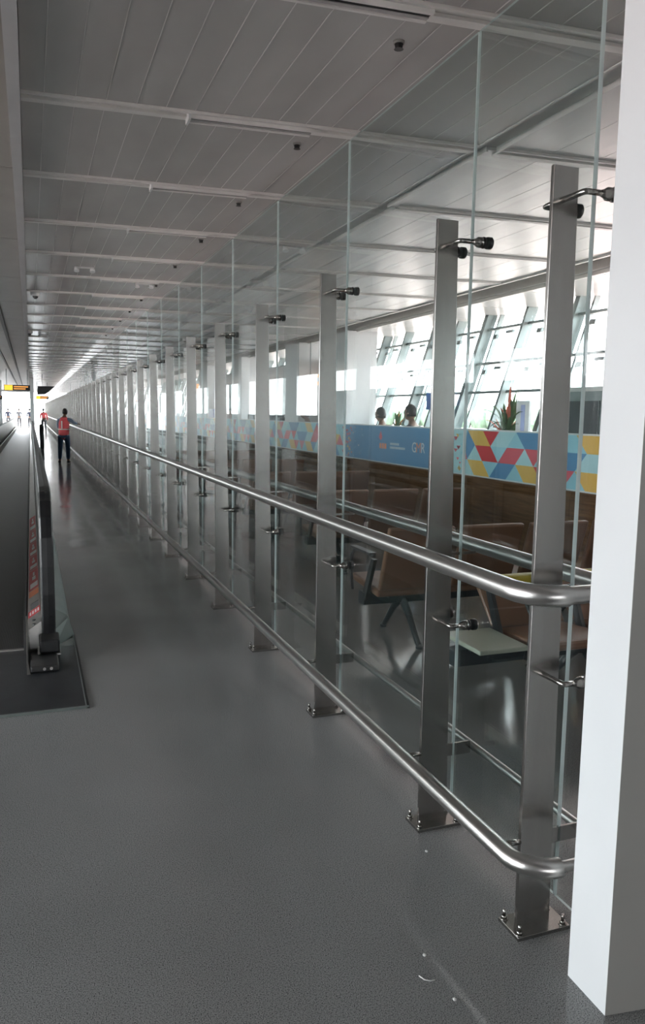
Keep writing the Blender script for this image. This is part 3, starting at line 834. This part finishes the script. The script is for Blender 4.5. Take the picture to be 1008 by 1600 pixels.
# plants
def plant(name, lab, loc, n, L, col, zb, flowers=None):
    t = thing(name, lab, 'plant', loc)
    MB().tube([(0, 0, 0), (0, 0, .02), (0, 0, zb - .08), (0, 0, zb)], [.16, .17, .24, .23], 18).build('pot', M_frame, t)
    sp = MB()
    for k in range(6):
        a = k * 1.05; sp.tube([(0, 0, zb - .02), (.03 * math.cos(a), .03 * math.sin(a), zb + .3), (.08 * math.cos(a), .08 * math.sin(a), zb + L * .55)], .008, 6)
    sp.build('stem', col, t)
    for k in range(n):
        a = random.uniform(0, 6.28); el = random.uniform(.35, 1.4); z0 = zb + random.uniform(0, L * .45); l = L * random.uniform(.4, .95)
        pts = []
        for q in range(6):
            f = q / 5; r = .02 + min(l * math.cos(el) * .7, .37) * f; z = z0 + l * (math.sin(el) * f - .45 * f * f * (1.3 - el * .5))
            pts.append((r * math.cos(a) * (.85 if r < .3 else .8), r * math.sin(a) * 1.15, z, .017 * math.sin(math.pi * (f * .86 + .08)) + .003))
        m = MB(); pa, pb = -math.sin(a), math.cos(a)
        for q in range(5):
            A, B_ = pts[q], pts[q + 1]
            m.quad([(A[0] - pa * A[3], A[1] - pb * A[3], A[2]), (A[0], A[1], A[2] - .006), (B_[0], B_[1], B_[2] - .006), (B_[0] - pa * B_[3], B_[1] - pb * B_[3], B_[2])], 0, True)
            m.quad([(A[0], A[1], A[2] - .006), (A[0] + pa * A[3], A[1] + pb * A[3], A[2]), (B_[0] + pa * B_[3], B_[1] + pb * B_[3], B_[2]), (B_[0], B_[1], B_[2] - .006)], 0, True)
        m.build('leaf', col if not flowers or k % 4 else flowers, t)
    return t


M_leaf = mat('palm_green', (.05, .10, .035), .5, fn=f_paint((.03, .075, .03), (.09, .16, .05), 12))
M_rleaf = mat('red_leaf', (.55, .12, .08), .5, fn=f_paint((.5, .1, .07), (.62, .16, .1), 12))
plant('potted_palm', 'bushy potted palm with red-tipped fronds above the triangle banner', (5.54, 8.26, 0), 120, .80, M_leaf, 1.16, M_rleaf)
for k in range(0): plant('potted_croton', 'red-leaved potted plant mixed into the palm above the banner', (5.62, 8.62, 0), 16, .5, M_rleaf, 1.22)
M_orf = mat('orange_flower', (.75, .28, .08), .5, fn=f_paint((.7, .24, .06), (.8, .34, .12), 12))
plant('potted_flower', 'potted plant with orange blooms left of the dark-haired person', (5.52, 11.35, 0), 30, .50, M_leaf, 1.2, M_orf)

# ------------------------------------------------------------------ people
M_skin = mat('skin', (.20, .11, .07), .5, fn=f_paint((.18, .10, .06), (.22, .12, .08), 20))
M_hair = mat('black_hair', (.012, .010, .009), .5, fn=f_paint((.009, .008, .007), (.018, .014, .012), 40))


def skin(name, verts, edges, rad, m, parent, sub=2):
    me = bpy.data.meshes.new(name); me.from_pydata(verts, edges, []); me.materials.append(m)
    o = bpy.data.objects.new(name, me); C.objects.link(o); o.parent = parent
    md = o.modifiers.new('skin', 'SKIN'); md.use_smooth_shade = True
    for i, r in enumerate(rad):
        sv = me.skin_vertices[0].data[i]
        sv.radius = r if isinstance(r, tuple) else (r, r); sv.use_root = (i == 0)
    sb = o.modifiers.new('subsurf', 'SUBSURF'); sb.levels = sub; sb.render_levels = sub
    return o


def person(label, loc, rz, top, trousers, k=1.0, pose='stand', vest=None, hi=True):
    """faces local +y; pose gives hand targets"""
    t = thing('person', label, 'person', loc, rz)
    s = k
    V = lambda *a: tuple(x * s for x in a)
    lean = .10 if pose == 'reach' else 0
    sh = 1.36; hipz = .88
    rs = (.19, .02 + lean, sh); ls = (-.19, .02 + lean, sh)
    if pose == 'reach':
        rarm = [rs, (.28, .24, 1.27), (.34, .40, 1.25)]; larm = [ls, (-.21, .14, 1.12), (-.06, .30, 1.08)]
    elif pose == 'bag':
        rarm = [rs, (.25, -.02, 1.08), (.24, .12, .88)]; larm = [ls, (-.24, .05, 1.08), (-.14, .26, 1.06)]
    else:
        rarm = [rs, (.24, -.02, 1.08), (.25, .06, .84)]; larm = [ls, (-.24, -.02, 1.08), (-.25, .06, .84)]
    # body: one continuous figure
    bv = [(0, 0, .92), (0, .01, 1.08), (0, .02 + lean * .6, 1.26), (0, .01 + lean, 1.40), (0, .03 + lean, 1.47), (0, .06 + lean * 1.2, 1.53),
          (.10, 0, .86), (.11, .03, .48), (.12, -.01, .09), (.125, .13, .035),
          (-.10, 0, .86), (-.12, -.01, .48), (-.13, -.05, .09), (-.15, .08, .035)]
    be = [(0, 1), (1, 2), (2, 3), (3, 4), (4, 5), (0, 6), (6, 7), (7, 8), (8, 9), (0, 10), (10, 11), (11, 12), (12, 13)]
    br = [(.14, .10), (.125, .095), (.155, .10), (.10, .07), (.052, .052), (.055, .055), (.085, .09), (.055, .06), (.036, .04), (.035, .025), (.085, .09), (.055, .06), (.036, .04), (.035, .025)]
    for arm in (rarm, larm):
        n = len(bv); bv += arm; be += [(3, n), (n, n + 1), (n + 1, n + 2)]; br += [(.055, .055), (.038, .038), (.026, .026)]
    skin('body', [V(*q) for q in bv], be, [(a * s, b * s) for a, b in br], M_skin, t)
    # head with face
    hx = (0, .07 + lean * 1.3, 1.615)
    hm = bmesh.new(); bmesh.ops.create_icosphere(hm, subdivisions=3, radius=1)
    for v in hm.verts:
        x, y, z = v.co
        w_ = .076 * (1 - .18 * max(0, -z)); v.co = Vector((x * w_, y * .095 + (.012 if (y > .2 and z < -.3) else 0), z * .118))
        if abs(x) < .22 and y > .75 and -.35 < z < .12: v.co.y += .018 * (1 - abs(x) / .22)
    me = bpy.data.meshes.new('head'); hm.to_mesh(me); hm.free(); me.materials.append(M_skin)
    for p_ in me.polygons: p_.use_smooth = True
    hd = bpy.data.objects.new('head', me); C.objects.link(hd); hd.parent = t; hd.location = V(*hx); hd.scale = (s, s, s)
    if hi:
        for q in (-1, 1):
            MB().tube([(q * .028, .086, .004), (q * .028, .094, .004)], [.011, .006], 8).build('eye', M_dark, hd)
            MB().tube([(q * .072, -.005, -.01), (q * .084, -.008, -.004)], [.022, .016], 8).build('ear', M_skin, hd)
        MB().tube([(-.022, .088, -.058), (0, .094, -.060), (.022, .088, -.058)], .005, 6).build('mouth', mat('lips', (.16, .06, .05), .5, fn=f_paint((.15, .05, .04), (.17, .07, .05), 9)), hd)
    hm = bmesh.new(); bmesh.ops.create_icosphere(hm, subdivisions=3, radius=1)
    dele = [v for v in hm.verts if (v.co.y > .35 and v.co.z < .35) or v.co.z < -.55]
    bmesh.ops.delete(hm, geom=dele, context='VERTS')
    for v in hm.verts: v.co = Vector((v.co.x * .084, v.co.y * .103 - .004, v.co.z * .126 + .004))
    me = bpy.data.meshes.new('hair'); hm.to_mesh(me); hm.free(); me.materials.append(M_hair)
    for p_ in me.polygons: p_.use_smooth = True
    ho = bpy.data.objects.new('hair', me); C.objects.link(ho); ho.parent = t; ho.location = V(*hx); ho.scale = (s, s, s)
    ho.modifiers.new('thick', 'SOLIDIFY').thickness = .008
    # shirt
    sv = [(0, 0, .95), (0, .01, 1.08), (0, .02 + lean * .6, 1.26), (0, .01 + lean, 1.385)]
    se = [(0, 1), (1, 2), (2, 3)]; sr = [(.155, .115), (.14, .11), (.168, .115), (.115, .08)]
    for arm in (rarm, larm):
        n = len(sv); e = arm[2]; m_ = arm[1]
        wr = tuple(m_[i] + (e[i] - m_[i]) * .8 for i in range(3))
        sv += [arm[0], m_, wr]; se += [(3, n), (n, n + 1), (n + 1, n + 2)]; sr += [(.068, .068), (.052, .052), (.040, .040)]
    skin('shirt', [V(*q) for q in sv], se, [(a * s, b * s) for a, b in sr], top, t)
    if vest:
        vv = [(0, 0, .74), (0, .005, .92), (0, .01, 1.10), (0, .02 + lean * .6, 1.28), (0, .01 + lean, 1.375), (.10, .01 + lean, 1.39), (-.10, .01 + lean, 1.39)]
        skin('vest', [V(*q) for q in vv], [(0, 1), (1, 2), (2, 3), (3, 4), (4, 5), (4, 6)], [(a * s, b * s) for a, b in [(.165, .12), (.18, .14), (.17, .13), (.185, .13), (.13, .09), (.075, .075), (.075, .075)]], vest, t)
        band = MB(); n_ = 20
        for zz in (1.06,):
            ring = [(.178 * s * math.cos(2 * math.pi * i / n_), .142 * s * math.sin(2 * math.pi * i / n_) + .008) for i in range(n_)]
            for i in range(n_):
                a, b = ring[i], ring[(i + 1) % n_]
                band.quad([(a[0], a[1], zz * s), (b[0], b[1], zz * s), (b[0], b[1], (zz + .03) * s), (a[0], a[1], (zz + .03) * s)], 0, True)
        band.build('reflective_band', mat('reflective_tape', (.75, .72, .66), .3, fn=f_paint((.72, .69, .63), (.78, .75, .7), 9)), t)
        B(-.035 * s, .0, -.152 * s, -.135 * s, 1.1 * s, 1.34 * s).build('reflective_strip', MT['reflective_tape'], t)
    # trousers
    tv = [(0, 0, .93), (.10, 0, .84), (.11, .03, .48), (.12, -.01, .11), (-.10, 0, .84), (-.12, -.01, .48), (-.13, -.05, .11)]
    skin('trousers', [V(*q) for q in tv], [(0, 1), (1, 2), (2, 3), (0, 4), (4, 5), (5, 6)], [(a * s, b * s) for a, b in [(.15, .11), (.098, .105), (.070, .075), (.058, .062), (.098, .105), (.070, .075), (.058, .062)]], trousers, t)
    for (x, y, a) in ((.122, .05, .1), (-.14, .0, -.12)):
        m = MB(); m.tube([(x * s, (y - .10) * s, .045 * s), (x * s, (y - .02) * s, .05 * s), ((x + a * .1) * s, (y + .10) * s, .035 * s), ((x + a * .15) * s, (y + .15) * s, .03 * s)], [.04 * s, .045 * s, .035 * s, .02 * s], 10)
        m.build('shoe', M_dark, t)
    # hands: palm and five fingers
    for q, arm in ((1, rarm), (-1, larm)):
        w0 = Vector(arm[2]); d = (Vector(arm[2]) - Vector(arm[1])).normalized()
        side = d.cross(Vector((0, 0, 1))).normalized() if abs(d.z) < .9 else Vector((0, 1, 0))
        nrm = side.cross(d).normalized()
        hv = [w0 - d * .01, w0 + d * .035, w0 + d * .075]; he = [(0, 1), (1, 2)]; hr_ = [(.024, .024), (.036, .018), (.036, .016)]
        for fi in range(4):
            n = len(hv); off = side * ((fi - 1.5) * .020); l = (.062, .075, .07, .055)[fi]
            hv += [w0 + d * .085 + off, w0 + d * (.085 + l * .5) + off - nrm * .006, w0 + d * (.085 + l * .9) + off - nrm * .022]
            he += [(2, n), (n, n + 1), (n + 1, n + 2)]; hr_ += [(.0095, .0095), (.0085, .0085), (.0075, .0075)]
        n = len(hv); hv += [w0 + d * .03 + side * -.035 * q, w0 + d * .06 + side * -.055 * q - nrm * .01]
        he += [(1, n), (n, n + 1)]; hr_ += [(.011, .011), (.009, .009)]
        skin('hand', [V(*v) for v in hv], he, [(a * s, b * s) for a, b in hr_], M_skin, t, 1)
    return t


M_jean = mat('dark_denim', (.03, .07, .13), .8, fn=f_paint((.025, .06, .11), (.04, .08, .15), 30))
M_bshirt = mat('blue_grey_shirt', (.20, .25, .33), .8, fn=f_paint((.18, .23, .31), (.22, .27, .35), 30))
M_vest = mat('coral_red_vest', (.85, .12, .13), .7, fn=f_paint((.80, .11, .12), (.88, .13, .14), 20))
M_navy = mat('navy_jacket', (.03, .035, .06), .8, fn=f_paint((.025, .03, .05), (.035, .04, .07), 20))
M_greyc = mat('grey_cloth', (.10, .10, .11), .8, fn=f_paint((.09, .09, .10), (.12, .12, .13), 20))
person('person in coral red vest and dark jeans, back turned, reaching toward the glass', (.935, 25, 0), -.30, M_bshirt, M_jean, .96, 'reach', M_vest)
person('dark-haired person in a navy jacket beyond the banner, right beside the second post', (5.5, 10.72, 0), .6, M_navy, M_greyc, 1.02, 'stand')
person('person in grey standing at the windows beyond the banner, seen over the blue panel', (5.55, 11.93, 0), .5, M_greyc, M_navy, 1.0, 'stand')
person('person in grey beyond the banner, in front of the dark door frame', (5.45, 15.42, 0), 1.2, M_greyc, M_navy, 1.0, 'stand')
person('far person in dark clothes beyond the banner, between the fourth and fifth posts', (5.45, 18.38, 0), 1.2, M_greyc, M_greyc, .98, 'stand')
for (x, y, c, lab) in ((-1.85, 75, M_navy, 'tiny far person in navy at the left, beyond the walkway'), (-.95, 75.4, M_greyc, 'tiny far person in grey at the bright end of the walkway'), (-.05, 74.6, M_navy, 'tiny far dark person just left of the white post line'), (.9, 60, M_vest, 'tiny far person in red at the bright far end of the aisle')):
    person(lab, (x, y, 0), .3, c, M_greyc, 1.0, 'stand', None, False)

# luggage and bags along the far parapet
bags = [(5.5, 17.25, .34, .4, 1.52, M_beam, 'black squat bag beyond the banner beside the door frame'), (5.45, 17.72, .3, .36, 1.56, M_navy, 'navy backpack shape on the counter beyond the banner'), (5.45, 19.5, .3, .6, 1.58, M_beam, 'black bag on the counter beyond the banner, by the fourth post'), (5.45, 22.3, .3, .7, 1.66, M_leather, 'brown bag on the counter behind the fifth post gap'), (5.45, 24.2, .3, .7, 1.72, M_bsign, 'blue bag on the counter behind the fifth post')]
ct = thing('counter', 'short grey counter beyond the banner in front of the door frame', 'counter', (0, 0, 0))
B(5.25, 5.70, 16.95, 18.0, 0, 1.30).build('body', M_wall, ct); B(5.22, 5.73, 16.93, 18.02, 1.30, 1.34).build('top', M_frame, ct)
for (a, b, lab) in ((18.75, 20.4, 'low grey counter beyond the banner seen beside the fourth post'), (21.75, 24.85, 'longest grey counter beyond the banner, seen beside the fifth post')):
    ct = thing('counter', lab, 'counter', (0, 0, 0))
    B(5.25, 5.70, a, b, 0, 1.30).build('body', M_wall, ct); B(5.22, 5.73, a - .02, b + .02, 1.30, 1.34).build('top', M_frame, ct)
for (x, y, a, b, z, m, lab) in bags:
    t = thing('travel_bag', lab, 'bag', (x, y, 1.34), 0, 'bags on the counter')
    B(-a / 2, a / 2, -b / 2, b / 2, 0, z - 1.34).build('shell', m, t, bevel=.03)
    T([(0, -b * .25, z - 1.345), (0, -b * .2, z - 1.29), (0, b * .2, z - 1.29), (0, b * .25, z - 1.345)], .012, 8).build('handle', M_dark, t)

# ------------------------------------------------------------------ hanging signs far down the aisle
M_ysign = mat('yellow_lit_panel', (.8, .55, .05), .5)
n_ = M_ysign.node_tree.nodes['Principled BSDF']; n_.inputs['Emission Color'].default_value = (1, .62, .06, 1); n_.inputs['Emission Strength'].default_value = .75
M_amb = mat('amber_lit_print', (.7, .3, .08), .5)
n_ = M_amb.node_tree.nodes['Principled BSDF']; n_.inputs['Emission Color'].default_value = (.9, .38, .10, 1); n_.inputs['Emission Strength'].default_value = .6


def hang_sign(lab, x0, x1, y, z0, z1, yel=True):
    t = thing('hanging_sign', lab, 'sign', ((x0 + x1) / 2, y, (z0 + z1) / 2)); w_ = (x1 - x0) / 2; h_ = (z1 - z0) / 2
    B(-w_, w_, -.06, .06, -h_, h_).build('sign_box', M_dark, t)
    if yel: B(-w_ + .02, -w_ + .02 + w_ * .62, -.066, -.061, -h_ * .9, h_ * .9).build('yellow_panel', M_ysign, t)
    for k in range(2): B(-w_ * .25, w_ * (.85 - .2 * k), -.066, -.061, h_ * (.15 - k * .75), h_ * (.6 - k * .75)).build('print', M_amb, t)
    for s in (-1, 1): T([(s * w_ * .8, 0, h_), (s * w_ * .8, 0, H + (.15 if (x0 + x1) / 2 + s * w_ * .8 < 0 else .0) - (z0 + z1) / 2)], .012, 8).build('hanger', M_frame, t)
    return t


hang_sign('large black and yellow lit direction sign hanging over the walkway', -.99, .02, 35, 2.39, 2.62)
hang_sign('small yellow lit sign hanging right under the black angled panel', .32, .98, 46, 2.19, 2.38)
hang_sign('amber lit sign at the far left edge of the frame', -2.2, -1.15, 38, 2.05, 2.22, False)
hang_sign('amber lit sign seen through the far glass of the barrier', 1.62, 2.5, 34, 2.42, 2.62, False)
t = thing('angled_panel', 'black angled panel hanging under the ceiling beside the yellow sign', 'panel', (0, 35, 0))
MB().hexa([(.30, -.05, 2.24), (.62, -.05, 2.26), (.62, .05, 2.26), (.30, .05, 2.24), (.32, -.05, 2.60), (1.00, -.05, 2.60), (1.00, .05, 2.60), (.32, .05, 2.60)]).build('panel', M_dark, t)
T([(.5, 0, 2.59), (.5, 0, H)], .012, 8).build('hanger', M_frame, t)
# slim white pillars down the aisle
for (x, y, lab) in ((.09, 40, 'slim white pillar in the far aisle between the two lit signs'), (-1.45, 44, 'slim grey pillar at the far left by the amber sign')):
    t = thing('slim_pillar', lab, 'pillar', (x, y, 0)); B(-.09, .09, -.09, .09, 0, H).build('shaft', M_white, t); B(-.11, .11, -.11, .11, 0, .1).build('base', M_deck, t)

# debris on the floor
M_deb = mat('pale_debris', (.6, .6, .58), .7, fn=f_paint((.55, .55, .53), (.65, .65, .63), 60))
for (x, y, lab) in ((1.056, 1.886, 'white crumb on the floor in front of the nearest post'), (1.05, 1.70, 'white crumb closest to the camera'), (1.325, 2.38, 'tiny white crumb by the base of the second post')):
    bm = bmesh.new(); bmesh.ops.create_icosphere(bm, subdivisions=2, radius=.0065)
    for v in bm.verts: v.co = Vector((v.co.x * random.uniform(.6, 1), v.co.y * random.uniform(.7, 1.2), v.co.z * .5 + .003))
    me = bpy.data.meshes.new('crumb'); bm.to_mesh(me); bm.free(); me.materials.append(M_deb)
    o = bpy.data.objects.new('floor_crumb', me); C.objects.link(o); o.location = (x, y, 0); tag(o, lab, 'debris', 'crumbs on the floor')
o = T([(1.0, 1.815, .002), (1.008, 1.795, .002), (1.022, 1.786, .002), (1.036, 1.785, .002)], .0016, 6).build('thread', M_deb)
tag(o, 'thin curved white thread on the floor between two crumbs', 'thread')
